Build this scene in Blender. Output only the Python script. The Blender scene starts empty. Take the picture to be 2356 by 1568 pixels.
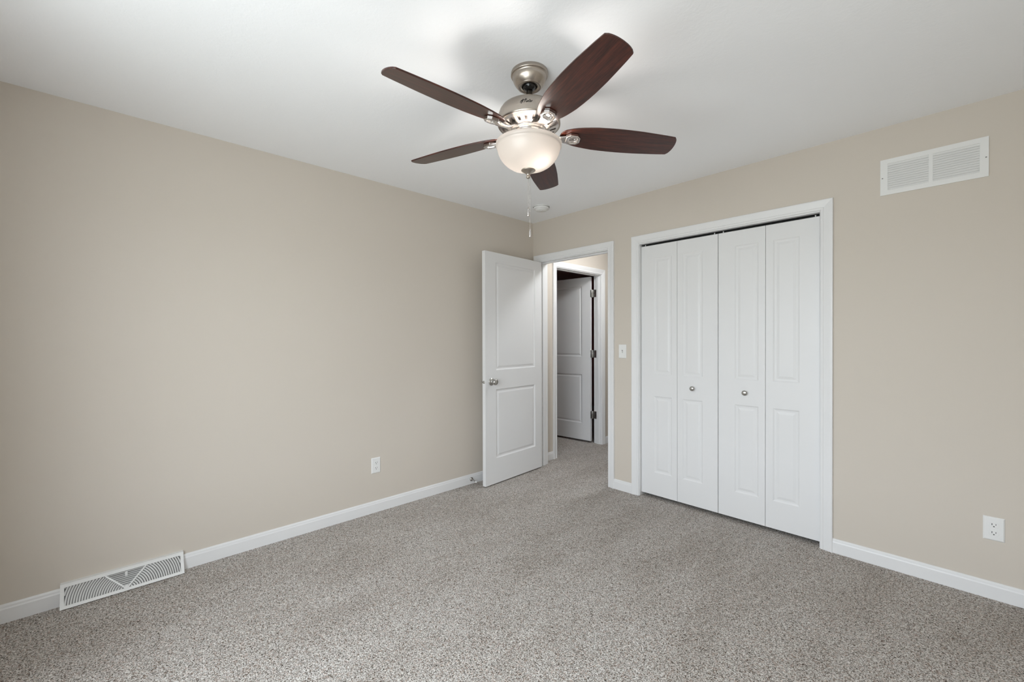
import bpy, math, random
from math import pi, sin, cos, radians as R
from mathutils import Vector, Matrix
random.seed(4)
scene = bpy.context.scene
COL = scene.collection

# ------------------------------------------------------------------ camera
F, PX, PY = 979.54, 1175.31, 785.98            # focal length and principal point for a 2356 x 1568 frame
_a, _p, _r = R(136.5262), R(-.36465), R(-.17243)
_ax = Vector((cos(_a)*cos(_p), sin(_a)*cos(_p), sin(_p)))
_r0 = Vector((sin(_a), -cos(_a), 0)); _u0 = _r0.cross(_ax)
_rr = _r0*cos(_r) + _u0*sin(_r); _uu = _u0*cos(_r) - _r0*sin(_r)
cam = bpy.data.cameras.new('camera'); cam_o = bpy.data.objects.new('camera', cam); COL.objects.link(cam_o)
cam.sensor_fit = 'HORIZONTAL'; cam.sensor_width = 36; cam.lens = F/2356*36
cam.shift_x = (1178-PX)/2356; cam.shift_y = (PY-784)/2356
cam.clip_start = .02; cam.clip_end = 100
_m = Matrix((_rr, _uu, -_ax)).transposed().to_4x4(); _m.translation = Vector((2.9718, -3.1321, 1.2731))
cam_o.matrix_world = _m
scene.camera = cam_o

# ------------------------------------------------------------------ view, world and daylight
scene.view_settings.view_transform = 'Standard'; scene.view_settings.look = 'None'
scene.view_settings.gamma = 1; scene.view_settings.use_curve_mapping = False
scene.view_settings.exposure = 0.40
W = bpy.data.worlds.new('sky'); scene.world = W; W.use_nodes = True
_bg = W.node_tree.nodes['Background']
_bg.inputs[0].default_value = (.93, .965, 1, 1); _bg.inputs[1].default_value = 9.5
_wt = W.node_tree; _wc = _wt.nodes.new('ShaderNodeTexCoord'); _ws = _wt.nodes.new('ShaderNodeSeparateXYZ'); _wr = _wt.nodes.new('ShaderNodeValToRGB')
_wt.links.new(_wc.outputs['Generated'], _ws.inputs[0]); _wt.links.new(_ws.outputs[2], _wr.inputs[0])      # overcast sky over darker ground
_wr.color_ramp.elements[0].position = 0; _wr.color_ramp.elements[0].color = (.54, .58, .58, 1)
_wr.color_ramp.elements[1].position = .06; _wr.color_ramp.elements[1].color = (.85, .93, 1, 1)
_wt.links.new(_wr.outputs[0], _bg.inputs[0])
scene.cycles.max_bounces = 10; scene.cycles.diffuse_bounces = 7; scene.cycles.glossy_bounces = 4
scene.cycles.transmission_bounces = 6; scene.cycles.transparent_max_bounces = 8
scene.cycles.sample_clamp_indirect = 6

H = 2.44; XR = 3.42; YF = -3.68; WT = .12       # ceiling, right wall, front wall, wall thickness
WIN_F = (1.15, 3.05, .50, 2.10)                  # window in the front wall: x0 x1 z0 z1

def light(name, kind, loc, energy, color=(1, 1, 1), **kw):
    l = bpy.data.lights.new(name, kind); l.energy = energy; l.color = color
    for k, v in kw.items(): setattr(l, k, v)
    o = bpy.data.objects.new(name, l); COL.objects.link(o); o.location = loc
    return o
def portal(name, loc, sx, sy, rot):
    o = light(name, 'AREA', loc, 1, shape='RECTANGLE', size=sx, size_y=sy)
    o.rotation_euler = rot; o.data.cycles.is_portal = True
    return o
portal('front_window_daylight', ((WIN_F[0]+WIN_F[1])/2, YF-WT-.02, (WIN_F[2]+WIN_F[3])/2), WIN_F[1]-WIN_F[0], WIN_F[3]-WIN_F[2], (R(90), 0, 0))
HALL_LAMP_W = 58.0
BULB_STRENGTH = 125.0

# ------------------------------------------------------------------ materials
def mat(name, color, rough=.5, metal=0, spec=.5):
    m = bpy.data.materials.new(name); m.use_nodes = True
    b = m.node_tree.nodes['Principled BSDF']
    b.inputs['Base Color'].default_value = (*color, 1); b.inputs['Roughness'].default_value = rough
    b.inputs['Metallic'].default_value = metal; b.inputs['Specular IOR Level'].default_value = spec
    m.diffuse_color = (*color, 1)
    return m
def N(m, kind, **kw):
    n = m.node_tree.nodes.new(kind)
    for k, v in kw.items(): setattr(n, k, v)
    return n
def L(m, a, b): m.node_tree.links.new(a, b)
def bsdf(m): return m.node_tree.nodes['Principled BSDF']
def ramp(m, fac, stops):
    r = N(m, 'ShaderNodeValToRGB'); el = r.color_ramp.elements
    while len(el) > 1: el.remove(el[-1])
    for i, (p, c) in enumerate(stops):
        e = el[0] if i == 0 else el.new(p)
        e.position = p; e.color = (*c, 1) if len(c) == 3 else c
    L(m, fac, r.inputs[0]); return r
def noise(m, vec, scale, detail=2, rough=.5):
    n = N(m, 'ShaderNodeTexNoise'); n.inputs['Scale'].default_value = scale
    n.inputs['Detail'].default_value = detail; n.inputs['Roughness'].default_value = rough
    L(m, vec, n.inputs['Vector']); return n
def bump(m, height, strength, dist, normal=None):
    b = N(m, 'ShaderNodeBump'); b.inputs['Strength'].default_value = strength; b.inputs['Distance'].default_value = dist
    L(m, height, b.inputs['Height'])
    if normal: L(m, normal, b.inputs['Normal'])
    return b
def coords(m): return N(m, 'ShaderNodeTexCoord').outputs['Object']

WALLC = (.615, .562, .498)
M_wall = mat('taupe_wall_paint', WALLC, .62, spec=.25)
_c = coords(M_wall); _n = noise(M_wall, _c, 260, 3)
L(M_wall, bump(M_wall, _n.outputs[0], .12, .001).outputs[0], bsdf(M_wall).inputs['Normal'])
M_ceil = mat('white_ceiling_paint', (.905, .915, .935), .9, spec=.1)
_c = coords(M_ceil); _n = noise(M_ceil, _c, 34, 4, .62); _rp = ramp(M_ceil, _n.outputs[0], [(.46, (0,)*3), (.56, (1,)*3)])
_n2 = noise(M_ceil, _c, 170, 2)
_b1 = bump(M_ceil, _rp.outputs[0], .09, .002); _b2 = bump(M_ceil, _n2.outputs[0], .10, .001, _b1.outputs[0])
L(M_ceil, _b2.outputs[0], bsdf(M_ceil).inputs['Normal'])
M_white = mat('white_trim_paint', (.775, .775, .78), .38, spec=.4)
M_door = mat('white_door_paint', (.76, .76, .765), .42, spec=.4)
M_plastic = mat('white_plastic', (.79, .79, .78), .35)
M_vent = mat('white_enamel', (.78, .78, .77), .4)
M_dark = mat('dark_slot', (.02, .02, .02), .7)
M_black = mat('black_rubber', (.008, .008, .008), .18)
M_duct = mat('duct_grey', (.25, .25, .25), .7)
M_maroon = mat('maroon_wall_paint', (.42, .085, .05), .7)
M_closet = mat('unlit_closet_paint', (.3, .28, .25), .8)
def brushed(name, col, rough, scale=(4, 4, 260)):
    m = mat(name, col, rough, 1.0)
    mp = N(m, 'ShaderNodeMapping'); mp.inputs['Scale'].default_value = scale
    L(m, coords(m), mp.inputs[0]); n = noise(m, mp.outputs[0], 6, 3)
    mr = N(m, 'ShaderNodeMapRange'); mr.inputs[3].default_value = rough-.08; mr.inputs[4].default_value = rough+.1
    L(m, n.outputs[0], mr.inputs[0]); L(m, mr.outputs[0], bsdf(m).inputs['Roughness'])
    bsdf(m).inputs['Anisotropic'].default_value = .6
    tg = N(m, 'ShaderNodeTangent'); tg.direction_type = 'RADIAL'; tg.axis = 'Z'; L(m, tg.outputs[0], bsdf(m).inputs['Tangent'])
    return m
M_nickel = brushed('brushed_nickel', (.45, .40, .35), .30)
M_nickel_b = brushed('polished_nickel', (.66, .63, .61), .18)
M_steel = brushed('satin_steel', (.50, .49, .47), .28)
M_ink = mat('black_ink', (.01, .01, .01), .4)

# carpet: twisted grey and taupe yarn ends, with crevice shade painted between tufts
M_carpet = mat('carpet_pile', (.3, .28, .26), .95, spec=.05)
_c = coords(M_carpet)
_w = noise(M_carpet, _c, 75, 2)
_mx = N(M_carpet, 'ShaderNodeVectorMath', operation='MULTIPLY_ADD'); L(M_carpet, _w.outputs['Color'], _mx.inputs[0])
_mx.inputs[1].default_value = (.012,)*3; L(M_carpet, _c, _mx.inputs[2])
_v = N(M_carpet, 'ShaderNodeTexVoronoi'); _v.inputs['Scale'].default_value = 175; L(M_carpet, _mx.outputs[0], _v.inputs['Vector'])
_f = noise(M_carpet, _mx.outputs[0], 230, 2, .6)
_s = N(M_carpet, 'ShaderNodeSeparateColor'); L(M_carpet, _v.outputs['Color'], _s.inputs[0])
_base = ramp(M_carpet, _f.outputs[0], [(.33, (.05, .040, .032)), (.425, (.29, .262, .235)), (.53, (.57, .547, .522)), (.66, (.86, .84, .82))])  # dark stops paint the shade in the pile's hollows; lighter stops are yarn tones
_yarn = ramp(M_carpet, _s.outputs[0], [(0, (.72, .62, .56)), (.12, (.95, .86, .82)), (.3, (1, 1, 1)), (.8, (1.0, .99, .97)), (1, (1, 1, 1))])
_mul = N(M_carpet, 'ShaderNodeMix', data_type='RGBA', blend_type='MULTIPLY'); _mul.inputs[0].default_value = 1
L(M_carpet, _base.outputs[0], _mul.inputs[6]); L(M_carpet, _yarn.outputs[0], _mul.inputs[7])
_lm = N(M_carpet, 'ShaderNodeMapping'); _lm.inputs['Rotation'].default_value = (0, 0, R(40)); _lm.inputs['Scale'].default_value = (1, .42, 1); L(M_carpet, _c, _lm.inputs[0])
_lay = noise(M_carpet, _lm.outputs[0], 3.4, 4, .6)          # pile laid this way and that by vacuum and feet
_lr = ramp(M_carpet, _lay.outputs[0], [(.34, (.84, .82, .80)), (.5, (.95, .94, .93)), (.66, (1.0, 1.0, 1.0))])
_mu2 = N(M_carpet, 'ShaderNodeMix', data_type='RGBA', blend_type='MULTIPLY'); _mu2.inputs[0].default_value = 1
L(M_carpet, _mul.outputs[2], _mu2.inputs[6]); L(M_carpet, _lr.outputs[0], _mu2.inputs[7])
L(M_carpet, _mu2.outputs[2], bsdf(M_carpet).inputs['Base Color'])
L(M_carpet, bump(M_carpet, _f.outputs[0], .9, .006).outputs[0], bsdf(M_carpet).inputs['Normal'])

# walnut blade
M_wood = mat('dark_walnut', (.06, .02, .014), .33, spec=.45)
_mp = N(M_wood, 'ShaderNodeMapping'); _mp.inputs['Scale'].default_value = (3.5, 60, 60)
L(M_wood, coords(M_wood), _mp.inputs[0]); _n = noise(M_wood, _mp.outputs[0], 3, 5, .65)
_rp = ramp(M_wood, _n.outputs[0], [(.3, (.011, .0028, .0018)), (.5, (.042, .0095, .0055)), (.72, (.098, .023, .012))])
L(M_wood, _rp.outputs[0], bsdf(M_wood).inputs['Base Color'])
bsdf(M_wood).inputs['Coat Weight'].default_value = .3; bsdf(M_wood).inputs['Coat Roughness'].default_value = .32
M_woodedge = mat('blade_edge', (.012, .006, .005), .5)

# frosted bowl glass
M_bowl = bpy.data.materials.new('frosted_glass'); M_bowl.use_nodes = True
_nt = M_bowl.node_tree; _nt.nodes.clear()
_o = N(M_bowl, 'ShaderNodeOutputMaterial'); _t = N(M_bowl, 'ShaderNodeBsdfTranslucent'); _t.inputs[0].default_value = (.062, .056, .051, 1)
_d = N(M_bowl, 'ShaderNodeBsdfDiffuse'); _d.inputs[0].default_value = (.88, .80, .74, 1)
_g = N(M_bowl, 'ShaderNodeBsdfGlossy'); _g.inputs['Roughness'].default_value = .35
_m1 = N(M_bowl, 'ShaderNodeMixShader'); _m1.inputs[0].default_value = .5; L(M_bowl, _t.outputs[0], _m1.inputs[1]); L(M_bowl, _d.outputs[0], _m1.inputs[2])
_m2 = N(M_bowl, 'ShaderNodeMixShader'); _m2.inputs[0].default_value = .06; L(M_bowl, _m1.outputs[0], _m2.inputs[1]); L(M_bowl, _g.outputs[0], _m2.inputs[2])
L(M_bowl, _m2.outputs[0], _o.inputs[0])
M_clear = bpy.data.materials.new('clear_glass_layer'); M_clear.use_nodes = True; M_clear.node_tree.nodes.clear()
_o = N(M_clear, 'ShaderNodeOutputMaterial'); _t = N(M_clear, 'ShaderNodeBsdfTransparent'); L(M_clear, _t.outputs[0], _o.inputs[0])
def emit(name, col, s):
    m = bpy.data.materials.new(name); m.use_nodes = True; m.node_tree.nodes.clear()
    o = N(m, 'ShaderNodeOutputMaterial'); e = N(m, 'ShaderNodeEmission'); e.inputs[0].default_value = (*col, 1); e.inputs[1].default_value = s
    L(m, e.outputs[0], o.inputs[0]); return m
M_bulb = emit('glowing_bulb', (1, .95, .89), BULB_STRENGTH)
M_pane = bpy.data.materials.new('window_glass'); M_pane.use_nodes = True; M_pane.node_tree.nodes.clear()
_o = N(M_pane, 'ShaderNodeOutputMaterial'); _t = N(M_pane, 'ShaderNodeBsdfTransparent'); _g = N(M_pane, 'ShaderNodeBsdfGlossy'); _g.inputs['Roughness'].default_value = .02
_m1 = N(M_pane, 'ShaderNodeMixShader'); _m1.inputs[0].default_value = .06
L(M_pane, _t.outputs[0], _m1.inputs[1]); L(M_pane, _g.outputs[0], _m1.inputs[2]); L(M_pane, _m1.outputs[0], _o.inputs[0])

# ------------------------------------------------------------------ mesh helpers
class MB:
    """collects shapes into one mesh"""
    def __init__(s): s.v = []; s.f = []; s.sm = []; s.mi = []
    def add(s, vs, fs, smooth=False, mi=0):
        k = len(s.v); s.v += [Vector(v) for v in vs]
        for f in fs: s.f.append([i+k for i in f]); s.sm.append(smooth); s.mi.append(mi)
        return s
    def box(s, x0, x1, y0, y1, z0, z1, mi=0):
        v = [(x, y, z) for z in (z0, z1) for y in (y0, y1) for x in (x0, x1)]
        return s.add(v, [(0, 2, 3, 1), (4, 5, 7, 6), (0, 1, 5, 4), (2, 6, 7, 3), (0, 4, 6, 2), (1, 3, 7, 5)], mi=mi)
    def lathe(s, prof, n=64, c=(0, 0, 0), smooth=True, axis='Z', mi=0):
        """prof: (r, h) pairs; split into separate smooth runs at None"""
        run = []
        for p in list(prof)+[None]:
            if p is not None: run.append(p); continue
            if len(run) > 1: s._lathe(run, n, c, smooth, axis, mi)
            run = []
        return s
    def _lathe(s, run, n, c, smooth, axis, mi):
        vs = []; fs = []
        for r, h in run:
            for i in range(n):
                a = 2*pi*i/n; p = (r*cos(a), r*sin(a), h)
                if axis == 'X': p = (h, p[0], p[1])
                if axis == 'Y': p = (p[1], h, p[0])
                vs.append((p[0]+c[0], p[1]+c[1], p[2]+c[2]))
        for j in range(len(run)-1):
            for i in range(n):
                k = (i+1) % n; fs.append((j*n+i, j*n+k, (j+1)*n+k, (j+1)*n+i))
        s.add(vs, fs, smooth, mi)
    def tube(s, pts, r, n=8, caps=True, smooth=True, mi=0):
        pts = [Vector(p) for p in pts]; vs = []; fs = []
        rs = r if isinstance(r, (list, tuple)) else [r]*len(pts)
        up = Vector((0, 0, 1)); d0 = (pts[1]-pts[0]).normalized()
        if abs(d0.dot(up)) > .9: up = Vector((1, 0, 0))
        for i, p in enumerate(pts):
            d = (pts[min(i+1, len(pts)-1)]-pts[max(i-1, 0)]).normalized()
            a = d.cross(up).normalized(); b = a.cross(d).normalized(); up = b
            for k in range(n):
                t = 2*pi*k/n; vs.append(p + a*rs[i]*cos(t) + b*rs[i]*sin(t))
        for j in range(len(pts)-1):
            for i in range(n):
                k = (i+1) % n; fs.append((j*n+i, j*n+k, (j+1)*n+k, (j+1)*n+i))
        s.add(vs, fs, smooth, mi)
        if caps: s.add(vs[:n], [tuple(range(n))[::-1]], mi=mi); s.add(vs[-n:], [tuple(range(n))], mi=mi)
        return s
    def prism(s, poly, z0, z1, smooth=False, mi=0):
        n = len(poly)
        s.add([(x, y, z0) for x, y in poly]+[(x, y, z1) for x, y in poly],
              [tuple(range(n))[::-1], tuple(range(n, 2*n))], mi=mi)
        s.add([(x, y, z0) for x, y in poly]+[(x, y, z1) for x, y in poly],
              [(i, (i+1) % n, n+(i+1) % n, n+i) for i in range(n)], smooth, mi)
        return s
    def xf(s, fn, start=0):
        for i in range(start, len(s.v)): s.v[i] = Vector(fn(s.v[i]))
        return s
    def build(s, name, m, parent=None, bevel=0, seg=2):
        me = bpy.data.meshes.new(name); me.from_pydata([tuple(v) for v in s.v], [], s.f)
        me.polygons.foreach_set('use_smooth', s.sm)
        for mm in (m if isinstance(m, (list, tuple)) else [m]): me.materials.append(mm)
        me.polygons.foreach_set('material_index', s.mi)
        me.validate(); me.update()
        import bmesh
        bm = bmesh.new(); bm.from_mesh(me); bmesh.ops.remove_doubles(bm, verts=bm.verts, dist=1e-6)
        bmesh.ops.recalc_face_normals(bm, faces=bm.faces); bm.to_mesh(me); bm.free()
        o = bpy.data.objects.new(name, me); COL.objects.link(o)
        if parent is not None: o.parent = parent
        if bevel:
            b = o.modifiers.new('bevel', 'BEVEL'); b.width = bevel; b.segments = seg; b.limit_method = 'ANGLE'; b.angle_limit = R(40)
        return o
def tag(o, label, cat, group=None, kind=None):
    o['label'] = label; o['category'] = cat
    if group: o['group'] = group
    if kind: o['kind'] = kind
    return o
def empty(name, loc, rz=0):
    o = bpy.data.objects.new(name, None); COL.objects.link(o); o.location = loc; o.rotation_euler = (0, 0, rz)
    o.empty_display_size = .05
    return o
def label(o, text): o['label'] = text; return o

# ------------------------------------------------------------------ room shell
def wall_boxes(mb, axis, a0, a1, p0, p1, z0, z1, holes):
    """wall running along axis from a0 to a1, thickness p0..p1, with rectangular holes (h0,h1,hz0,hz1)"""
    def bx(u0, u1, w0, w1):
        if u1-u0 < 1e-5 or w1-w0 < 1e-5: return
        if axis == 'x': mb.box(u0, u1, p0, p1, w0, w1)
        else: mb.box(p0, p1, u0, u1, w0, w1)
    cur = a0
    for h in sorted(holes):
        bx(cur, h[0], z0, z1); bx(h[0], h[1], z0, h[2]); bx(h[0], h[1], h[3], z1); cur = h[1]
    bx(cur, a1, z0, z1)

D1 = (.084, .884, 2.036)           # room doorway: jamb faces x0, x1 and head
D2 = (1.184, 2.388, 2.036)         # closet opening
D3 = (.362, 1.182, 2.036)          # doorway off the hall: y0, y1
WH = .098                          # thickness of the hall wall
JT = .018                          # jamb board thickness
HALL_Y = 4.2; HX = 1.02            # hall end, hall right wall

mb = MB(); wall_boxes(mb, 'y', YF, WT, -WT, 0, 0, H, [])
wl = tag(mb.build('wall_left', M_wall), 'plain taupe wall left of the white open door', 'wall', kind='structure')
mb = MB(); wall_boxes(mb, 'x', 0, XR, 0, WT, 0, H, [(D1[0]-JT, D1[1]+JT, 0, D1[2]+JT), (D2[0]-JT, D2[1]+JT, 0, D2[2]+JT)])
tag(mb.build('wall_back', M_wall), 'taupe wall holding the doorway, closet and air grille', 'wall', kind='structure')
mb = MB(); wall_boxes(mb, 'x', -WT, XR+WT, YF-WT, YF, 0, H, [WIN_F])
tag(mb.build('wall_front', M_wall), 'taupe wall behind the viewer with a wide window', 'wall', kind='structure')
mb = MB(); wall_boxes(mb, 'y', YF, WT, XR, XR+WT, 0, H, [])
tag(mb.build('wall_right', M_wall), 'plain taupe wall beside the viewer', 'wall', kind='structure')
mb = MB(); wall_boxes(mb, 'y', WT, HALL_Y, -WH, 0, 0, H, [(D3[0]-JT, D3[1]+JT, 0, D3[2]+JT)])
tag(mb.build('wall_hall_left', M_wall), 'hall wall beyond the doorway holding the inner door', 'wall', kind='structure')
mb = MB().box(HX, HX+.06, WT, HALL_Y, 0, H)
tag(mb.build('wall_hall_right', M_wall), 'right hand wall of the hall beyond the doorway', 'wall', kind='structure')
mb = MB().box(-WT, HX+.06, HALL_Y, HALL_Y+WT, 0, H)
tag(mb.build('wall_hall_end', M_wall), 'end wall of the hall beyond the doorway', 'wall', kind='structure')
mb = MB(); mb.box(HX+.06, XR+.1, .78, .84, 0, H); mb.box(XR, XR+.1, WT, .78, 0, H)
tag(mb.build('wall_closet', M_closet), 'inner walls of the closed closet', 'wall', kind='structure')
mb = MB()
mb.box(-3.2, -WT-.001, 3.6, 3.72, 0, H); mb.box(-3.2, -WT-.001, -.9, -.78, 0, H); mb.box(-3.32, -3.2, -.9, 3.72, 0, H)
mb.box(-WT-.014, -WT-.001, -.78, .12, 0, H); mb.box(-WH-.012, -WH-.001, .12, D3[0]-.07, 0, H); mb.box(-WH-.012, -WH-.001, D3[1]+.07, 3.6, 0, H)
mb.box(-WH-.012, -WH-.001, D3[0]-.07, D3[1]+.07, D3[2]+.075, H)
tag(mb.build('wall_dark_room', M_maroon), 'dark maroon walls of the unlit room past the inner door', 'wall', kind='structure')
mb = MB().box(-3.32, XR+WT, YF-WT, HALL_Y+WT, H, H+.1)
tag(mb.build('ceiling', M_ceil), 'white lightly textured ceiling over room and hall', 'ceiling', kind='structure')
mb = MB().box(-3.32, XR+WT, YF-WT, HALL_Y+WT, -.1, 0)
tag(mb.build('floor', M_carpet), 'speckled grey taupe cut pile carpet', 'floor', kind='structure')

# baseboards: profile (out from wall, height)
BBP = [(0, 0), (.013, 0), (.013, .062), (.0105, .068), (.0095, .076), (.005, .083), (0, .083)]
def baseboard(name, axis, a0, a1, p, out, text):
    mb = MB(); vs = []
    for a in (a0, a1):
        for d, z in BBP: vs.append((a, p+out*d, z) if axis == 'x' else (p+out*d, a, z))
    n = len(BBP); fs = [tuple(range(n)), tuple(range(n, 2*n))[::-1]]+[(i, (i+1) % n, n+(i+1) % n, n+i) for i in range(n)]
    mb.add(vs, fs)
    return tag(mb.build(name, M_white), text, 'baseboard', kind='structure')
REG = (-3.303, -2.834)
CO = .061                                             # casing width
baseboard('baseboard_left', 'y', YF, REG[0]+.006, 0, 1, 'short white baseboard left of the floor register')
baseboard('baseboard_left', 'y', REG[1]-.006, -.002, 0, 1, 'long white baseboard running from the register to the open door')
baseboard('baseboard_back', 'x', D1[1]+CO, D2[0]-.005-CO, 0, -1, 'very short white baseboard between doorway and closet casing')
baseboard('baseboard_back', 'x', D2[1]+.005+CO, XR, 0, -1, 'white baseboard right of the closet, under the outlet')
baseboard('baseboard_front', 'x', 0, XR, YF, 1, 'white baseboard under the wide window')
baseboard('baseboard_right', 'y', YF, 0, XR, -1, 'white baseboard along the plain right wall')
baseboard('baseboard_hall', 'y', WT, D3[0]-.005-CO, 0, 1, 'stub of white hall baseboard just past the doorway')
baseboard('baseboard_hall', 'y', D3[1]+.005+CO, HALL_Y, 0, 1, 'white hall baseboard past the inner door')

# casings: profile (distance from inner edge, thickness)
CP = [(0, 0), (0, .008), (.004, .0105), (.012, .0115), (.016, .009), (.022, .0105), (.040, .0145), (.052, .0165), (.058, .0165), (.061, .013), (.061, 0)]
def casing(mb, axis, a0, a1, zt, p, out):
    """mitred three-sided casing round the opening a0..a1 up to zt"""
    e = .005; a0 -= e; a1 += e; zt += e+.003; rings = []
    for which in range(4):
        ring = []
        for d, t in CP:
            if which == 0: q = (a0-d, 0)
            elif which == 1: q = (a0-d, zt+d)
            elif which == 2: q = (a1+d, zt+d)
            else: q = (a1+d, 0)
            ring.append((q[0], p+out*t, q[1]) if axis == 'x' else (p+out*t, q[0], q[1]))
        rings.append(ring)
    n = len(CP); vs = [v for r in rings for v in r]; fs = []
    for j in range(3):
        for i in range(n-1): fs.append((j*n+i, j*n+i+1, (j+1)*n+i+1, (j+1)*n+i))
    fs += [tuple(range(n)), tuple(range(3*n, 4*n))[::-1]]
    mb.add(vs, fs)
def jamb(mb, axis, a0, a1, zt, p0, p1, stop=None):
    def b(u0, u1, q0, q1, z0, z1):
        mb.box(u0, u1, q0, q1, z0, z1) if axis == 'x' else mb.box(q0, q1, u0, u1, z0, z1)
    b(a0-JT, a0, p0, p1, 0, zt+JT); b(a1, a1+JT, p0, p1, 0, zt+JT); b(a0, a1, p0, p1, zt, zt+JT)
    if stop:
        q0, q1 = stop; s = .011
        b(a0, a0+s, q0, q1, 0, zt); b(a1-s, a1, q0, q1, 0, zt); b(a0+s, a1-s, q0, q1, zt-s, zt)
def trim(name, axis, a0, a1, zt, p0, p1, out, text, stop=None, both=True):
    t = tag(empty(name, (0, 0, 0)), text, 'door frame', kind='structure')
    mb = MB(); jamb(mb, axis, a0, a1, zt, p0, p1, stop); mb.build('jamb', M_white, t, .0012)
    mb = MB(); casing(mb, axis, a0, a1, zt, p0 if out < 0 else p1, out); mb.build('casing', M_white, t)
    if both: mb = MB(); casing(mb, axis, a0, a1, zt, p1 if out < 0 else p0, -out); mb.build('casing', M_white, t)
    return t
trim('trim_1', 'x', D1[0], D1[1], D1[2], 0, WT, -1, 'white casing and jamb around the doorway in the corner', stop=(.04, .075))
trim('trim_2', 'x', D2[0], D2[1], D2[2], 0, WT, -1, 'wide white casing around the closet opening', both=False)
trim('trim_3', 'y', D3[0], D3[1], D3[2], -WH, 0, 1, 'white casing and jamb of the inner doorway in the hall', stop=(-.060, -.03))

# ------------------------------------------------------------------ panelled doors
def slab(mb, w, z0, z1, t, panels, prof, both=True):
    """door slab, local x 0..w, front at y=0 (faces -y), back at y=t; panels (x0,x1,z0,z1); prof = (inset, depth)"""
    mb.add([(0, 0, z0), (0, t, z0), (0, t, z1), (0, 0, z1)], [(0, 1, 2, 3)]); mb.add([(w, 0, z0), (w, t, z0), (w, t, z1), (w, 0, z1)], [(3, 2, 1, 0)])
    mb.add([(0, 0, z1), (0, t, z1), (w, t, z1), (w, 0, z1)], [(0, 1, 2, 3)]); mb.add([(0, 0, z0), (0, t, z0), (w, t, z0), (w, 0, z0)], [(3, 2, 1, 0)])
    for y, sg in ((0, 1), (t, -1)):
        xs = sorted({0, w, *[p[0] for p in panels], *[p[1] for p in panels]}); zs = sorted({z0, z1, *[p[2] for p in panels], *[p[3] for p in panels]})
        for i in range(len(xs)-1):
            for j in range(len(zs)-1):
                cx, cz = (xs[i]+xs[i+1])/2, (zs[j]+zs[j+1])/2
                if (both or sg == 1) and any(p[0] < cx < p[1] and p[2] < cz < p[3] for p in panels): continue
                mb.add([(xs[i], y, zs[j]), (xs[i+1], y, zs[j]), (xs[i+1], y, zs[j+1]), (xs[i], y, zs[j+1])], [(0, 1, 2, 3)])
        if not both and sg == -1: continue
        for a, b, c, d in panels:
            rings = []
            for ins, dep in prof:
                yy = y+sg*dep; rings.append([(a+ins, yy, c+ins), (b-ins, yy, c+ins), (b-ins, yy, d-ins), (a+ins, yy, d-ins)])
            vs = [v for r in rings for v in r]; n = len(rings)
            fs = [(j*4+i, j*4+(i+1) % 4, (j+1)*4+(i+1) % 4, (j+1)*4+i) for j in range(n-1) for i in range(4)]+[tuple(range(4*n-4, 4*n))]
            mb.add(vs, fs)
P_DOOR = [(0, 0), (.004, .0035), (.008, .007), (.014, .0085), (.022, .0075), (.033, .0035), (.037, .003)]
P_BIF = [(0, 0), (.005, .003), (.009, .0045), (.016, .0050), (.020, .0050), (.035, .0012), (.041, .0010)]

# open bedroom door, hinged on the left jamb; local x runs from hinge to free edge, front (y=0) is the face seen
DW = .783
d1 = tag(empty('door_1', (.1235, -.012, 0), R(-90+4.67)), 'white two panel door standing open against the left wall', 'door', kind='structure')
DP = [(.103, .651, 1.002, 1.944), (.103, .651, .230, .834)]
def door_y(mb): return mb.xf(lambda v: (v.x, v.y-.035, v.z))      # slab lies between local y=-.035 and 0
# local frame: +x away from hinge, seen face is at local y=0 facing +y after mirroring
mb = MB(); slab(mb, DW, .011, 2.030, .035, DP, P_DOOR); door_y(mb)
mb.build('door_leaf', M_door, d1)
def knob(parent, s, z, side, m=M_steel, y0=0):
    mb = MB(); pr = [(0, 0), (.031, 0), (.033, .003), (.031, .007), (.018, .010), (.012, .013), (.0115, .028), (.015, .033), (.0245, .039), (.0275, .048), (.0265, .057), (.019, .064), (.008, .0665), (0, .067)]
    mb.lathe(pr, 40, (0, 0, 0), axis='Y')
    mb.xf(lambda v: (v.x+s, side*v.y+y0, v.z+z))
    return mb.build('door_knob', m, parent)
label(knob(d1, .712, .905, 1), 'satin round knob facing the room')
label(knob(d1, .712, .905, -1, y0=-.035), 'satin round knob on the side facing the left wall')
mb = MB().lathe([(.0118, 0), (.0118, .0015), (.0085, .002), (.0085, .009), (.006, .0105), (0, .011)], 24, axis='X'); mb.xf(lambda v: (v.x+DW, v.y-.0175, v.z+.905))
label(mb.build('latch', M_steel, d1), 'small round metal latch bolt in the door edge')
for z in (.24, 1.05, 1.82):
    mb = MB(); mb.tube([(-.004, -.041, z-.045), (-.004, -.041, z+.045)], .0055, 12); mb.box(-.003, .03, -.0365, -.035, z-.044, z+.044)
    mb.build('hinge', M_steel, d1)

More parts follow.
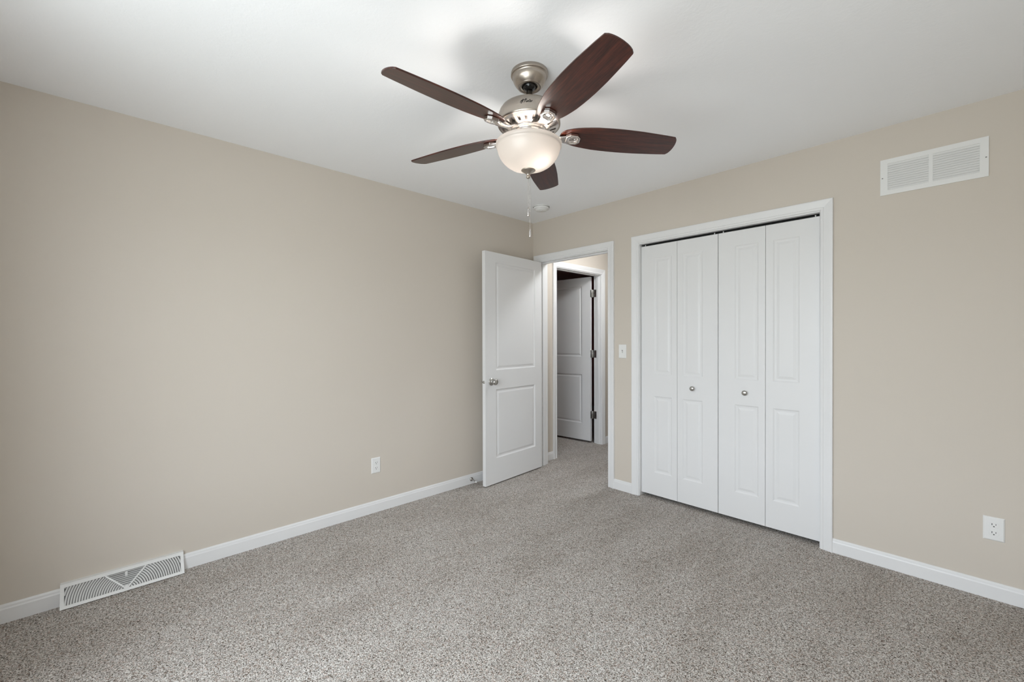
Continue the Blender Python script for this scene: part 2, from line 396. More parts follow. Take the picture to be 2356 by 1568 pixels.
# closet bifold doors
LW = .2975; LZ = (.027, 2.018)
def bifold(name, x0, knob_x, knob_leaf, text, panel_side):
    o = tag(empty(name, (x0, .03, 0)), text, 'closet door', kind='structure')
    for k in range(2):
        ox = k*(LW+.0025)
        m_l = .109 if k == 0 else .043
        pn = [(m_l, m_l+.1475, .990, 1.915), (m_l, m_l+.1475, .208, .816)]
        mb = MB(); slab(mb, LW, LZ[0], LZ[1], .033, pn, P_BIF); mb.xf(lambda v: (v.x+ox, v.y, v.z))
        lf = mb.build('door_leaf', M_door, o)
        label(lf, 'left hand leaf of the pair' if k == 0 else 'right hand leaf of the pair')
        # pivot or guide pin in the top track
        px = ox+(.028 if k == 0 else LW-.028)
        mb = MB().lathe([(0, 2.018), (.004, 2.018), (.004, 2.0355), (0, 2.0355)], 12, (px, .016, 0)); mb.build('pivot_pin', M_plastic, lf)
        if k == knob_leaf:
            mb = MB(); mb.lathe([(0, 0), (.009, 0), (.008, -.010), (.011, -.014), (.0165, -.017), (.0175, -.021), (.0165, -.025), (.010, -.028), (0, -.029)], 36, axis='Y')
            mb.xf(lambda v: (v.x+knob_x-x0, v.y, v.z+.902)); mb.build('knob', M_steel, lf)
        if k == 0:
            for z in (.25, 1.0, 1.77):
                mb = MB().box(LW-.02, LW+.022, .0335, .0355, z-.03, z+.03); mb.build('hinge', M_steel, o)
    return o
X0 = 1.186
bifold('door_2', X0, 1.606, 1, 'left pair of white bifold closet doors with a knob', 0)
bifold('door_3', X0+2*LW+.0065, 1.964, 0, 'right pair of white bifold closet doors with a knob', 1)
mb = MB().box(D2[0], D2[1], .034, .062, 2.032, 2.036)
tag(mb.build('trim_4', M_dark), 'dark thin bifold track under the closet head jamb', 'track', kind='structure')

# inner door off the hall, swung into the dark room
d3 = tag(empty('door_4', (-.134, 1.150, 0), R(180+5)), 'white two panel door ajar inside the dark inner doorway', 'door', kind='structure')
# local x runs from hinge into the dark room; seen face at local y=+.0 facing +y(local) = towards the room
mb = MB(); slab(mb, .81, .024, 2.030, .035, [(.120, .69, 1.055, 1.925), (.120, .69, .230, .835)], P_DOOR); mb.xf(lambda v: (v.x, v.y-.035, v.z))
mb.build('door_leaf', M_door, d3)
for z in (.345, 1.09, 1.827):
    mb = MB()
    def plate(x0, x1, y0, y1): mb.box(x0, x1, y0, y1, z-.045, z+.045)
    mb.box(-.0022, 0, -.032, 0, z-.045, z+.045)                       # leaf on the door edge
    mb.tube([(-.014, -.018, z-.046), (-.014, -.018, z+.046)], .0075, 14)    # barrel
    k = len(mb.v); mb.box(-.118, -.060, 1.1790, 1.1812, z-.045, z+.045)    # leaf on the jamb
    mb.xf(lambda v: Matrix.Rotation(-R(185), 4, 'Z') @ (v-Vector((-.134, 1.150, 0))), k)
    mb.build('hinge', M_steel, d3, .0015)

# ------------------------------------------------------------------ windows behind the viewer
def window(name, axis, a0, a1, z0, z1, p_in, p_out, text):
    o = tag(empty(name, (0, 0, 0)), text, 'window', kind='structure')
    def b(mb, u0, u1, q0, q1, w0, w1):
        q0, q1 = min(q0, q1), max(q0, q1)
        mb.box(u0, u1, q0, q1, w0, w1) if axis == 'x' else mb.box(q0, q1, u0, u1, w0, w1)
    s = 1 if p_in > p_out else -1; mid = (p_in+p_out)/2
    mb = MB(); fw = .05
    b(mb, a0, a0+fw, p_out, mid, z0, z1); b(mb, a1-fw, a1, p_out, mid, z0, z1); b(mb, a0+fw, a1-fw, p_out, mid, z0, z0+fw); b(mb, a0+fw, a1-fw, p_out, mid, z1-fw, z1)
    zm = (z0+z1)/2; b(mb, a0+fw, a1-fw, p_out+s*.01, mid-s*.01, zm-.02, zm+.02)
    am = (a0+a1)/2
    if a1-a0 > 1.5: b(mb, am-.03, am+.03, p_out, mid, z0+fw, z1-fw)
    mb.build('window_frame', M_white, o, .002)
    mb = MB(); b(mb, a0+fw, a1-fw, (p_out+mid)/2-.002, (p_out+mid)/2+.002, z0+fw, z1-fw); mb.build('pane', M_pane, o)
    mb = MB(); b(mb, a0-.06, a1+.06, p_in, p_in+s*.014, z1, z1+.06); b(mb, a0-.06, a0, p_in, p_in+s*.014, z0, z1); b(mb, a1, a1+.06, p_in, p_in+s*.014, z0, z1)
    b(mb, a0-.05, a1+.05, p_in, p_in+s*.014, z0-.08, z0-.018); mb.build('casing', M_white, o, .002)
    mb = MB(); b(mb, a0-.08, a1+.08, p_in, p_in+s*.04, z0-.018, z0); mb.build('sill', M_white, o, .003)
window('window_1', 'x', *WIN_F, YF, YF-WT, 'wide white double window in the wall behind the viewer')

# ------------------------------------------------------------------ ceiling fan
FC = Vector((1.669, -1.7795, H))
fan = tag(empty('ceiling_fan', FC), 'brushed nickel ceiling fan with five dark walnut blades and a lit bowl', 'ceiling fan')
TILT = Matrix.Rotation(R(-.95), 4, Vector((1, -1, 0)).normalized())     # hangs slightly out of plumb
PIV = Vector((0, 0, -.06))
def hang(v): return TILT @ (v-PIV) + PIV
def Z(z): return z-H
mb = MB().lathe([(0, 0), (.080, 0), (.0812, -.003), (.0815, -.014), (.0795, -.0165), None, (.0795, -.0165), (.0745, -.0172), None, (.0745, -.0172), (.0740, -.024), (.0715, -.034), (.067, -.044), (.0605, -.0535), (.0535, -.0610), (.0525, -.0620), None, (.0525, -.0620), (.0515, -.0645), (.049, -.0655), (.0345, -.0640), None, (.0345, -.0640), (.0335, -.055), (.0335, -.03)], 72)
label(mb.build('canopy', M_nickel, fan), 'rounded nickel cup against the ceiling')
mb = MB().lathe([(0, -.03), (.0315, -.045), (.0305, -.060), (.024, -.072), (.014, -.078)], 40)
label(mb.build('hanger_ball', M_black, fan), 'black ball in the mouth of the canopy')
mb = MB().tube([(0, 0, -.06), (0, 0, Z(2.28))], .0132, 28); mb.xf(hang); mb.build('downrod', M_nickel, fan)
mb = MB().lathe([(.0135, Z(2.305)), (.022, Z(2.303)), (.024, Z(2.292)), (.026, Z(2.282))], 40); mb.xf(hang); mb.build('rod_collar', M_nickel, fan)
# motor housing: smooth drum, then an underside ring pierced by radial slots
def r_house(z):
    pts = [(2.292, .05), (2.291, .085), (2.286, .108), (2.276, .123), (2.261, .132), (2.242, .1362), (2.214, .1375), (2.207, .136)]
    for (za, ra), (zb, rb) in zip(pts, pts[1:]):
        if zb <= z <= za: return ra+(rb-ra)*(za-z)/(za-zb)
    return .136
mb = MB().lathe([(.0, Z(2.293)), (.05, Z(2.292)), (.085, Z(2.291)), (.098, Z(2.289)), (.110, Z(2.285)), (.122, Z(2.277)), (.130, Z(2.265)), (.1345, Z(2.251)), (.1368, Z(2.235)), (.1375, Z(2.214)), (.1365, Z(2.208)), (.133, Z(2.2055)), (.130, Z(2.2055))], 96)
mb.xf(hang); house = mb.build('motor_housing', M_nickel, fan)
NS = 22; mb = MB(); RA, RB = .118, .093; ZA, ZB = Z(2.203), Z(2.186)
def under(r): return ZA+(ZB-ZA)*((.130-r)/(.130-.080))
def ringq(r0, r1, a0, a1, dz0=0, dz1=0, st=3):
    vs = []; fs = []
    for i in range(st+1):
        a = a0+(a1-a0)*i/st
        vs += [(r0*cos(a), r0*sin(a), under(r0)+dz0), (r1*cos(a), r1*sin(a), under(r1)+dz1)]
    for i in range(st): fs.append((2*i, 2*i+2, 2*i+3, 2*i+1))
    mb.add(vs, fs)
for k in range(NS):
    a0 = 2*pi*k/NS; am = a0+2*pi/NS*.62; a1 = a0+2*pi/NS
    ringq(.130, RA, a0, a1, .0025, 0); ringq(RB, .078, a0, a1); ringq(RA, RB, a0, am)
    ringq(RA, RB, am, a1, .012, .012)
    for a in (am, a1):
        mb.add([(RA*cos(a), RA*sin(a), under(RA)), (RB*cos(a), RB*sin(a), under(RB)), (RB*cos(a), RB*sin(a), under(RB)+.012), (RA*cos(a), RA*sin(a), under(RA)+.012)], [(0, 1, 2, 3)])
    for r in (RA, RB):
        mb.add([(r*cos(am), r*sin(am), under(r)), (r*cos(a1), r*sin(a1), under(r)), (r*cos(a1), r*sin(a1), under(r)+.012), (r*cos(am), r*sin(am), under(r)+.012)], [(0, 1, 2, 3)])
mb.xf(hang); mb.build('vent_ring', M_nickel_b, fan)
mb = MB().lathe([(.079, Z(2.187)), (.080, Z(2.184)), (.079, Z(2.180)), (.073, Z(2.178)), None, (.073, Z(2.178)), (.072, Z(2.168)), (.074, Z(2.165)), (.070, Z(2.161)), (.05, Z(2.160))], 72); mb.xf(hang)
mb.build('hub_ring', M_nickel_b, fan)
# light kit
mb = MB().lathe([(.062, Z(2.162)), (.062, Z(2.140)), (.055, Z(2.132)), (.045, Z(2.118)), (.020, Z(2.112)), (0, Z(2.112))], 48)
mb.tube([(0, 0, Z(2.113)), (0, 0, Z(2.012))], .004, 10); mb.xf(hang)
mb.build('light_fitter', M_nickel, fan)
out = [(.1425, 2.130), (.1440, 2.128), (.1446, 2.122), (.1440, 2.116), (.1405, 2.1135), (.1385, 2.111), (.1378, 2.103), (.1335, 2.087), (.1265, 2.072), (.1160, 2.057), (.1010, 2.0425), (.0830, 2.031), (.0600, 2.0215), (.0350, 2.0160), (.012, 2.0145)]
inn = [(r-.0035 if r > .05 else r, z+.0035) for r, z in out][::-1]
mb = MB().lathe([(.1400, Z(2.130))]+[(r, Z(z)) for r, z in out], 96); mb.lathe([(r, Z(z)) for r, z in inn[:-3]]+[(.1400, Z(2.130))], 96, mi=1); mb.xf(hang)
label(mb.build('glass_bowl', [M_bowl, M_clear], fan), 'frosted white glass bowl glowing from inside')
# bulbs and sockets
BULBS = [(.050, R(75)), (.052, R(255))]
right = Vector((.688, .726, 0)); back = Vector((-.726, .688, 0))
for pos, dirv in ((right*.044-back*.034+Vector((0, 0, Z(2.069))), (right*.8-back*.35).normalized()), (-right*.040+back*.038+Vector((0, 0, Z(2.092))), (-right*.7+back*.6).normalized())):
    mb = MB(); prof = [(0, -.026), (.010, -.024), (.019, -.016), (.0235, -.004), (.0225, .008), (.016, .020), (.0115, .028), (.011, .034)]
    q = (-dirv+Vector((0, 0, .75))).normalized().to_track_quat('Z', 'Y').to_matrix().to_4x4()
    mb.lathe(prof, 28); mb.xf(lambda v: hang(q @ v + pos)); mb.build('bulb', M_bulb, fan)
    mb = MB().lathe([(.0125, .030), (.0150, .034), (.0155, .052), (.009, .056), (0, .056)], 24); mb.xf(lambda v: hang(q @ v + pos)); mb.build('socket', M_plastic, fan)
# finial
mb = MB().lathe([(0, Z(2.0155)), (.0305, Z(2.0155)), (.0315, Z(2.0135)), (.0290, Z(2.011)), (.0185, Z(2.0045)), (.0095, Z(1.997)), (.0068, Z(1.992)), (.0072, Z(1.989)), (.0092, Z(1.986)), (.0088, Z(1.981)), (.0055, Z(1.978)), (0, Z(1.9775))], 48); mb.xf(hang)
mb.build('finial', M_nickel, fan)
# pull chains: fine ball chain and a fob each
def chain(x, y, z0, z1, zf, text):
    mb = MB(); z = z0
    mb.tube([(x, y, z0), (x, y, z1)], .0005, 5)
    while z > z1:
        for q in range(1): mb.lathe([(0, .0013), (.0010, .0008), (.0013, 0), (.0010, -.0008), (0, -.0013)], 6, (x, y, z))
        z -= .0036
    c = label(mb.build('pull_chain', M_nickel_b, fan), text)
    mb = MB().lathe([(0, z1+.003), (.0035, z1+.001), (.0042, z1-.004), (.0036, z1-.007), (.0052, z1-.011), (.0068, zf+.008), (.0070, zf+.003), (.0060, zf), (0, zf)], 24, (x, y, 0))
    mb.build('fob', M_nickel_b, c)
pb = hang(Vector((0, 0, Z(1.98))))
chain(pb.x, pb.y, Z(1.979), Z(1.848), Z(1.811), 'shorter pull chain under the finial')
q2 = right*.008+back*.152
chain(q2.x, q2.y, Z(2.15), Z(1.795), Z(1.757), 'longer pull chain hanging behind the bowl')
mb = MB().tube([q2*.38+Vector((0, 0, Z(2.150))), q2*1.0+Vector((0, 0, Z(2.150)))], .0025, 10); mb.build('chain_arm', M_nickel, fan)

# script lettering on the drum
strokes = [
 [(-.2, .15), (0, .9), (.18, 1.25), (.3, 1.1), (.15, .55), (-.05, -.1), (-.25, -.3)],
 [(-.45, -.2), (-.55, .35), (-.3, .8), (.2, .75), (.75, .95), (1.1, 1.35)],
 [(1.05, 1.35), (.85, .8), (.65, .2), (.55, -.15)],
 [(.9, 1.0), (1.15, 1.25), (1.3, 1.0), (1.1, .7)],
 [(1.15, .6), (1.1, .15), (1.25, 0), (1.45, .2), (1.55, .6), (1.5, .1), (1.6, 0)],
 [(1.7, .55), (1.68, 0), (1.75, .4), (1.95, .6), (2.02, .35), (2.0, .05), (2.12, .05)],
 [(2.35, 1.05), (2.22, .4), (2.25, .02), (2.42, .1)], [(2.1, .68), (2.5, .74)],
 [(2.5, .3), (2.7, .5), (2.66, .62), (2.52, .5), (2.5, .15), (2.62, 0), (2.8, .12)],
 [(2.9, .55), (2.88, 0), (2.92, .35), (3.05, .58), (3.18, .5)],
]
a_c = math.atan2(-.688, .726) - R(7)       # faces the camera, a little to the left
mb = MB()
def on_drum(u, h):
    z = 2.238+.0125*h; a = a_c+(u-1.35)*.0132/.135+.10*h*.0  # local
    rr = r_house(z)+.0006
    return Vector((rr*cos(a), rr*sin(a), Z(z)))
for st in strokes:
    P = []
    for (x0, y0), (x1, y1) in zip(st, st[1:]):
        for k in range(3): P.append((x0+(x1-x0)*k/3, y0+(y1-y0)*k/3))
    P.append(st[-1])
    P = [P[0]]+[((P[i-1][0]+2*P[i][0]+P[i+1][0])/4, (P[i-1][1]+2*P[i][1]+P[i+1][1])/4) for i in range(1, len(P)-1)]+[P[-1]]
    mb.tube([on_drum(x+.12*y, y) for x, y in P], .00085, 6)
mb.xf(hang); lt = mb.build('script_lettering', M_ink, fan); lt['label'] = 'black cursive maker lettering on the drum'

# blades and blade irons; local frame: +x out along the blade, built at azimuth 0
TH0 = 123.2; BZ = 2.180; PITCH = R(-13.6); TX, TY = -.030, -.026
def halfw(r):
    pts = [(.142, .0), (.145, .014), (.152, .027), (.165, .038), (.185, .047), (.21, .055), (.25, .063), (.30, .069), (.36, .072), (.43, .072), (.50, .069), (.57, .0635), (.62, .059), (.648, .0555)]
    for (a, wa), (b, wb) in zip(pts, pts[1:]):
        if a <= r <= b: return wa+(wb-wa)*(r-a)/(b-a)
    return .0545
def blade_outline():
    rs = [.142, .1435, .146, .150, .156, .165, .178, .195, .215, .24, .27, .30, .34, .38, .42, .46, .50, .54, .58, .61, .635, .648]
    up = [(r, halfw(r)) for r in rs]; dn = [(r, -halfw(r)) for r in rs[1:]][::-1]
    tip = []
    for k in range(13):
        t = k/12; y = .0555-.111*t
        e = 1-abs(2*t-1)**6
        tip.append((.6495+.0135*(1-(2*t-1)**2)**.8+.002*e, y*(1-.03*(1-e))))
    return up+tip+dn
OUT = blade_outline()
pitchM = Matrix.Rotation(PITCH, 4, 'X')
def make_blade(k):
    az = R(TH0+72*k)
    n = Vector((-TX, -TY, 1)).normalized()
    q = Vector((0, 0, 1)).rotation_difference(n).to_matrix().to_4x4()
    o = Vector((-.0075, -.0025, Z(BZ)))
    M = Matrix.Translation(o) @ q @ Matrix.Rotation(az, 4, 'Z') @ Matrix.Rotation(R(.9), 4, 'Y')
    e = MB(); e.prism(OUT, -.003, .003); b = e.build('blade', M_wood, fan, .0012); b.matrix_local = M @ pitchM
    # iron: medallion under the blade root, with a raised rim and recessed boss, and a twin arm to the hub
    ir = MB(); c0 = .198
    oct_ = [(.034, -.013), (.034, .013), (.020, .027), (-.012, .030), (-.030, .016), (-.030, -.016), (-.012, -.030), (.020, -.027)]
    def oc(s, z): return [(c0+x*s, y*s, z) for x, y in oct_]
    rings = [oc(.96, -.0035), oc(1.0, -.006), oc(1.0, -.0165), oc(.93, -.0195), oc(.74, -.0195), oc(.66, -.0170), oc(.60, -.0100), oc(.40, -.0095), oc(.30, -.0125), oc(.05, -.0125)]
    vs = [v for r_ in rings for v in r_]; m8 = 8
    ir.add(vs, [(j*m8+i, j*m8+(i+1) % m8, (j+1)*m8+(i+1) % m8, (j+1)*m8+i) for j in range(len(rings)-1) for i in range(m8)]+[tuple(range(m8))])
    ir.xf(lambda v: pitchM @ v)
    k0 = len(ir.v)
    # flat bar curling from the medallion in and up to the hub ring
    path = [(.186, -.012, .026), (.166, -.014, .023), (.148, -.015, .019), (.130, -.013, .017), (.112, -.007, .017), (.094, .001, .019), (.074, .004, .022)]
    vs = []; fs = []
    for x, z, hw in path:
        tw = PITCH*max(0, min(1, (x-.08)/.11))
        for y, dz in ((-hw, -.004), (hw, -.004), (hw, .002), (-hw, .002)):
            vs.append((x, y*cos(tw)-dz*sin(tw), z+y*sin(tw)+dz*cos(tw)))
    for j in range(len(path)-1):
        for i in range(4): fs.append((j*4+i, j*4+(i+1) % 4, (j+1)*4+(i+1) % 4, (j+1)*4+i))
    fs += [(0, 1, 2, 3), tuple(range(len(vs)-4, len(vs)))]
    ir.add(vs, fs, True)
    iron = ir.build('blade_iron', M_nickel_b, fan, .0015); iron.matrix_local = M
    return b, iron
for k in range(5): make_blade(k)

# ------------------------------------------------------------------ smoke detector
sd = tag(empty('smoke_detector', (.428, -.345, H)), 'round white smoke detector on the ceiling near the corner', 'smoke detector')
mb = MB().lathe([(0, 0), (.074, 0), (.074, -.006), (.072, -.008)], 64); mb.build('base_plate', M_plastic, sd)
mb = MB().lathe([(.068, -.008), (.068, -.020), (.064, -.024), None, (.064, -.024), (.055, -.026), (.050, -.034), (.046, -.037), (0, -.039)], 64)
for k in range(36):
    a = 2*pi*k/36; 
    mb.add([( .0665*cos(a+s*.04), .0665*sin(a+s*.04), z) for s, z in ((-1, -.011), (1, -.011), (1, -.019), (-1, -.019))]+[(.0695*cos(a+s*.04), .0695*sin(a+s*.04), z) for s, z in ((-1, -.011), (1, -.011), (1, -.019), (-1, -.019))], [(4, 5, 6, 7), (0, 1, 5, 4), (1, 2, 6, 5), (2, 3, 7, 6), (3, 0, 4, 7)])
mb.build('cover', M_plastic, sd)
mb = MB().lathe([(0, -.0415), (.009, -.0415), (.010, -.040), (.010, -.037)], 24, (.012, -.010, 0)); mb.build('test_button', M_plastic, sd)

# ------------------------------------------------------------------ air return grille on the back wall
gx0, gx1, gz0, gz1 = 2.665, 3.067, 2.062, 2.257
gr = tag(empty('air_grille', (gx0, 0, gz0)), 'white louvred return air grille high on the wall', 'air grille')
gw, gh = gx1-gx0, gz1-gz0
sl = [(.030, .192), (.207, .372)]; lz = (.026, .170)
mb = MB(); T = .006
for a, b in ((0, sl[0][0]), (sl[0][1], sl[1][0]), (sl[1][1], gw)): mb.box(a, b, -T, 0, 0, gh)
for a, b in sl: mb.box(a, b, -T, 0, 0, lz[0]); mb.box(a, b, -T, 0, lz[1], gh)
mb.build('frame', M_vent, gr)
mb = MB().box(sl[0][0]-.005, sl[1][1]+.005, -.0012, -.0004, lz[0]-.005, lz[1]+.005); label(mb.build('backing', M_duct, gr), 'shaded duct behind the louvres')
for a, b in sl:
    for k in range(12):
        z = lz[0]+(k+.5)*(lz[1]-lz[0])/12
        mb = MB(); mb.add([(a, -.0072, z-.0070), (a, -.0018, z+.0072), (a, -.0012, z+.0070), (a, -.0064, z-.0074),
                           (b, -.0072, z-.0070), (b, -.0018, z+.0072), (b, -.0012, z+.0070), (b, -.0064, z-.0074)],
                          [(0, 1, 2, 3), (4, 7, 6, 5), (0, 4, 5, 1), (1, 5, 6, 2), (2, 6, 7, 3), (3, 7, 4, 0)])
        mb.build('louvre', M_vent, gr)
for x, z in ((.009, .094), (gw-.009, .094)):
    mb = MB().lathe([(0, -.0075), (.0025, -.0072), (.0032, -.006)], 16, axis='Y'); mb.xf(lambda v: (v.x+x, v.y, v.z+z)); mb.build('screw', M_duct, gr)

# ------------------------------------------------------------------ outlets and switch; local: x along the wall, -y out of the wall
def rounded(w, h, r, n=5, x=0, z=0):
    p = []
    for cx_, cz_, a0 in ((w/2-r, h/2-r, 0), (-w/2+r, h/2-r, 90), (-w/2+r, -h/2+r, 180), (w/2-r, -h/2+r, 270)):
        for k in range(n): a = R(a0+90*k/(n-1)); p.append((x+cx_+r*cos(a), z+cz_+r*sin(a)))
    return p
def vprism(mb, poly, y0, y1):       # polygon in x,z extruded along y
    k = len(mb.v); mb.prism(poly, -y1, -y0); mb.xf(lambda v: (v.x, -v.z, v.y), k); return mb
def plate_mesh(mb, w=.0715, h=.1145):
    mb.add([(sx*w/2, 0, sz*h/2) for sx, sz in ((-1, -1), (1, -1), (1, 1), (-1, 1))]+[(sx*w/2, -.002, sz*h/2) for sx, sz in ((-1, -1), (1, -1), (1, 1), (-1, 1))]+[(sx*(w/2-.005), -.0062, sz*(h/2-.005)) for sx, sz in ((-1, -1), (1, -1), (1, 1), (-1, 1))],
           [(0, 1, 5, 4), (1, 2, 6, 5), (2, 3, 7, 6), (3, 0, 4, 7), (4, 5, 9, 8), (5, 6, 10, 9), (6, 7, 11, 10), (7, 4, 8, 11), (8, 9, 10, 11), (3, 2, 1, 0)])
def outlet(loc, rz, text):
    o = tag(empty('wall_outlet', loc, rz), text, 'outlet')
    mb = MB(); plate_mesh(mb); mb.build('cover_plate', M_plastic, o, .0008)
    for dz in (.0195, -.0195):
        poly = [(.0165*cos(a)*1.03, max(-.0142, min(.0142, .0172*sin(a)))+dz) for a in [2*pi*k/32 for k in range(32)]]
        mb = MB(); vprism(mb, poly, -.0078, -.005); rc = mb.build('receptacle', M_plastic, o, .0005)
        mb = MB(); mb.box(-.0074, -.0052, -.0082, -.0070, dz-.0010, dz+.0075); mb.box(.0054, .0074, -.0082, -.0070, dz, dz+.0066)
        vprism(mb, [(.0026*cos(a), -.0072+dz+.0026*sin(a)) for a in [2*pi*k/14 for k in range(14)]], -.0082, -.0070)
        label(mb.build('slots', M_dark, rc), 'dark plug slots')
    mb = MB().lathe([(0, -.0074), (.0018, -.0073), (.0026, -.006)], 14, axis='Y'); mb.build('screw', M_plastic, o)
    return o
outlet((0, -1.695, .344), R(90), 'white duplex outlet low on the left wall')
outlet((3.088, 0, .342), 0, 'white duplex outlet low on the wall right of the closet')
sw = tag(empty('light_switch', (1.029, 0, 1.168)), 'white toggle light switch between doorway and closet', 'light switch')
mb = MB(); plate_mesh(mb); mb.build('cover_plate', M_plastic, sw, .0008)
mb = MB().box(-.0052, .0052, -.0066, -.0055, -.012, .012); label(mb.build('toggle_slot', M_duct, sw), 'thin recess around the toggle')
mb = MB(); mb.add([(-.0042, -.006, -.010), (.0042, -.006, -.010), (.0042, -.006, .004), (-.0042, -.006, .004), (-.0036, -.017, -.0135), (.0036, -.017, -.0135), (.0036, -.017, -.0065), (-.0036, -.017, -.0065)],
                  [(3, 2, 1, 0), (4, 5, 6, 7), (0, 1, 5, 4), (1, 2, 6, 5), (2, 3, 7, 6), (3, 0, 4, 7)]); mb.build('toggle', M_plastic, sw, .0006)
for z in (.030, -.030):
    mb = MB().lathe([(0, -.0074), (.0018, -.0073), (.0026, -.006)], 14, axis='Y'); mb.xf(lambda v: (v.x, v.y, v.z+z)); mb.build('screw', M_plastic, sw)

# ------------------------------------------------------------------ baseboard register on the left wall
# local: x along the wall (towards the corner), -y out of the wall
RL = REG[1]-REG[0]; RHt = .108
rg = tag(empty('floor_register', (0, REG[0], 0), R(90)), 'white baseboard register with fan shaped louvres on the left wall', 'register')
# sloped face from (out .022, z .104) to (out .062, z .008)
O0, Z0, O1, Z1 = .020, .106, .066, .004
def face(u, v, d=0):          # u along 0..RL, v 0 (bottom) .. 1 (top), d in front of the face
    nx, nz = (Z0-Z1), (O1-O0); ln = math.hypot(nx, nz); nx /= ln; nz /= ln
    curve = .006*sin(pi*v)
    o = O1+(O0-O1)*v-curve; z = Z1+(Z0-Z1)*v
    return Vector((u, -(o+nx*d), z+nz*d))
SL = math.hypot(Z0-Z1, O1-O0)
mb = MB()
def fstrip(u0, u1, v0, v1, t=.0022, nu=1, nv=4):
    vs = []; fs = []
    for dd in (0, -t):
        for j in range(nv+1):
            for i in range(nu+1): vs.append(face(u0+(u1-u0)*i/nu, v0+(v1-v0)*j/nv, dd))
    w = nu+1; m_ = w*(nv+1)
    for j in range(nv):
        for i in range(nu):
            a = j*w+i; fs.append((a, a+1, a+w+1, a+w)); fs.append((m_+a, m_+a+w, m_+a+w+1, m_+a+1))
    for j in range(nv):
        fs.append((j*w, (j+1)*w, m_+(j+1)*w, m_+j*w)); a = j*w+nu; fs.append((a, m_+a, m_+a+w, a+w))
    for i in range(nu):
        fs.append((i, m_+i, m_+i+1, i+1)); a = nv*w+i; fs.append((a, a+1, m_+a+1, m_+a))
    mb.add(vs, fs)
VB, VT = .12, .84; UE = .014
fstrip(0, RL, 0, VB); fstrip(0, RL, VT, 1); fstrip(0, UE, VB, VT); fstrip(RL-UE, RL, VB, VT)
# end caps and top return to the wall
for u0, u1 in ((0, .002), (RL-.002, RL)):
    prof = [(0, Z1)]+[(-(face(0, v).y), face(0, v).z) for v in (0, .25, .5, .75, 1)]+[(0, Z0)]
    for (oa, za), (ob, zb) in zip(prof[1:-1], prof[2:-1]):
        mb.add([(u, *q) for u in (u0, u1) for q in ((0, za), (-oa, za), (-ob, zb), (0, zb))], [(0, 1, 2, 3), (7, 6, 5, 4), (0, 4, 5, 1), (2, 6, 7, 3), (1, 5, 6, 2)])
mb.box(.0021, RL-.0021, -O0-.001, 0, Z0-.002, Z0+.0002)
mb.build('frame', M_vent, rg)
# V shaped ribs
UC = RL*.50; W2 = .062
def bar(mbx, p, q, w, d0=-.0015, d1=.0022, n=8):
    (u0, v0), (u1, v1) = p, q
    dx, dy = (u1-u0), (v1-v0)*SL; ln = math.hypot(dx, dy) or 1; px_, py_ = -dy/ln*w/2, dx/ln*w/2/SL
    vs = []; fs = []
    for i in range(n+1):
        t = i/n; u = u0+(u1-u0)*t; v = v0+(v1-v0)*t
        vs += [face(u+px_, v+py_, d0), face(u-px_, v-py_, d0), face(u-px_, v-py_, d1), face(u+px_, v+py_, d1)]
    for i in range(n):
        for j in range(4): fs.append((i*4+j, i*4+(j+1) % 4, i*4+4+(j+1) % 4, i*4+4+j))
    fs += [(0, 1, 2, 3), tuple(range(4*n, 4*n+4))]
    mbx.add(vs, fs)
VL, VR = UC-.078, UC+.078
mb = MB(); bar(mb, (UC-.004, VB), (VL, VT), .007); bar(mb, (UC+.004, VB), (VR, VT), .007)
bar(mb, (UC, VB-.02), (UC, VB+.10), .012); mb.build('divider', M_vent, rg)
# backing
mb = MB(); fs_vs = [face(UE-.004, VB-.03, -.014), face(RL-UE+.004, VB-.03, -.014), face(RL-UE+.004, VT+.03, -.014), face(UE-.004, VT+.03, -.014)]
mb.add(fs_vs, [(0, 1, 2, 3)]); mb.add([v+Vector((0, .001, -.001)) for v in fs_vs], [(3, 2, 1, 0)]); label(mb.build('backing', M_duct, rg), 'shaded damper behind the louvres')
# curved louvres: arcs concentric about the foot of the V on each side, straight ones inside it
def vline(side, v):   # u of the divider at height v
    t = (v-VB)/(VT-VB); return UC+side*(.004+(.078-.004)*t)
def louvre(pts, w=.0066):
    mbx = MB(); n = len(pts)-1
    if n < 1: return
    vs = []; fs = []
    for i, (u, v) in enumerate(pts):
        a = pts[max(i-1, 0)]; b = pts[min(i+1, n)]
        dx, dy = b[0]-a[0], (b[1]-a[1])*SL; ln = math.hypot(dx, dy) or 1
        px_, py_ = -dy/ln*w/2, dx/ln*w/2/SL
        vs += [face(u+px_, v+py_, -.0006), face(u-px_, v-py_, -.005), face(u-px_, v-py_, -.006), face(u+px_, v+py_, -.0018)]
    for i in range(n):
        for j in range(4): fs.append((i*4+j, i*4+(j+1) % 4, i*4+4+(j+1) % 4, i*4+4+j))
    fs += [(0, 1, 2, 3), tuple(range(4*n, 4*n+4))]
    mbx.add(vs, fs, False); mbx.build('louvre', M_vent, rg)
VC = VB-.12; STEP = .0096
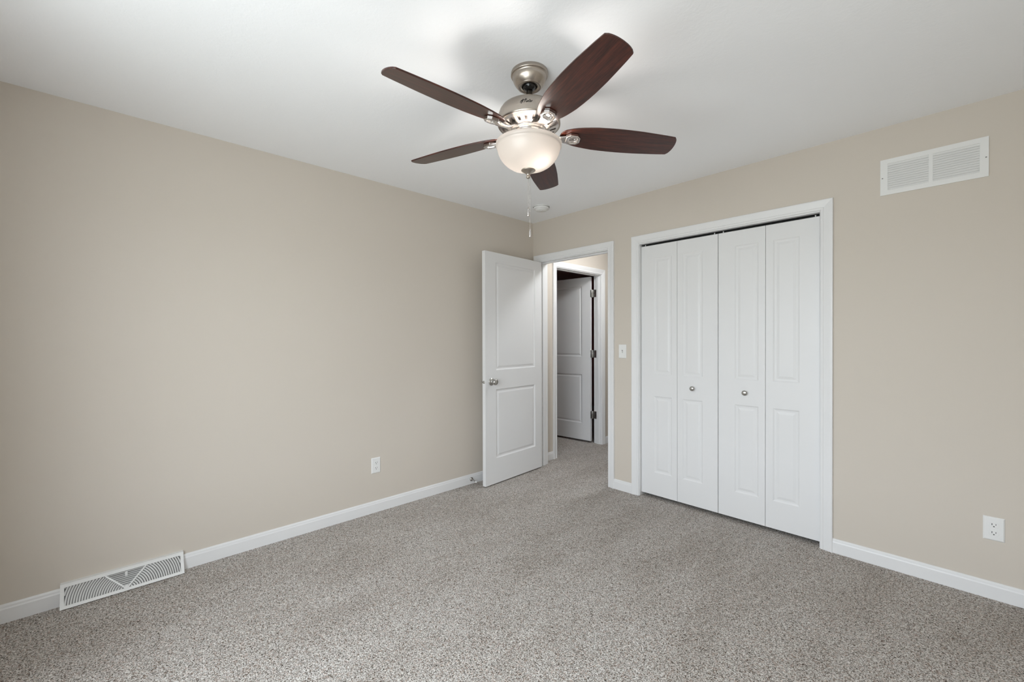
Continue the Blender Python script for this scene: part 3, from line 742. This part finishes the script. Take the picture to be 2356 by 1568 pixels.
for side in (-1, 1):
    rad = .026; r_end = math.hypot(RL/2-UE, (VT-VC)*SL)
    while rad < r_end:
        pts = []
        for i in range(25):
            v = VB+(VT-VB)*i/24; h = (v-VC)*SL
            if h >= rad: break
            u = math.sqrt(rad*rad-h*h)
            if u < abs(vline(side, v)-UC): break
            if u <= RL/2-UE: pts.append((UC+side*u, v))
        if len(pts) > 1: louvre(pts)
        rad += STEP
for k in range(8):
    v = VB+.08+(VT-VB-.08)*(k+.5)/8
    sag = .035
    a, b = vline(-1, v), vline(1, v)
    pts = [(a+(b-a)*i/12, min(VT-.01, v-sag*(1-((2*i/12-1)**2))*0+0)) for i in range(13)]
    louvre(pts, .0048)
mb = MB(); a = face(UC, .64, .001); b = face(UC, .88, .001)
bar(mb, (UC, .60), (UC, .80), .010, -.001, .002); bar(mb, (UC, .66), (UC, .74), .006, .002, .009, 2)
label(mb.build('damper_lever', M_vent, rg), 'small white damper lever at the middle')
# ------------------------------------------------------------------ door stop on the left baseboard
ds = tag(empty('door_stop', (.013, -.812, .042)), 'small silver door stop on the baseboard beside the open door', 'door stop')
mb = MB().lathe([(0, 0), (.0165, 0), (.0170, .003), (.0135, .009), (.007, .013), (0, .014)], 32, axis='X'); mb.build('mount', M_steel, ds)
pts = []
for k in range(0, 161): a = k/160*2*pi*12; pts.append((.012+.050*k/160, .0042*cos(a),   .0042*sin(a)-.010*(k/160)))
mb = MB().tube(pts, .0010, 6); mb.build('spring', M_steel, ds)
mb = MB().lathe([(0, .060), (.0062, .060), (.0072, .064), (.0072, .071), (.005, .074), (0, .0745)], 24, (0, 0, -.010), axis='X'); label(mb.build('tip', M_plastic, ds), 'pale rubber tip')

# ------------------------------------------------------------------ hall ceiling lamp (lights the hall past the doorway)
hl = tag(empty('hall_lamp', (.84, .58, H)), 'flush white dome lamp on the hall ceiling', 'ceiling lamp')
mb = MB().lathe([(0, 0), (.14, 0), (.14, -.02), (.13, -.022)], 48); mb.build('lamp_base', M_white, hl)
mb = MB().lathe([(.13, -.022), (.125, -.05), (.10, -.078), (.06, -.094), (0, -.10)], 48); mb.build('lamp_shade', emit('lit_hall_shade', (.93, .97, 1), HALL_LAMP_W), hl)
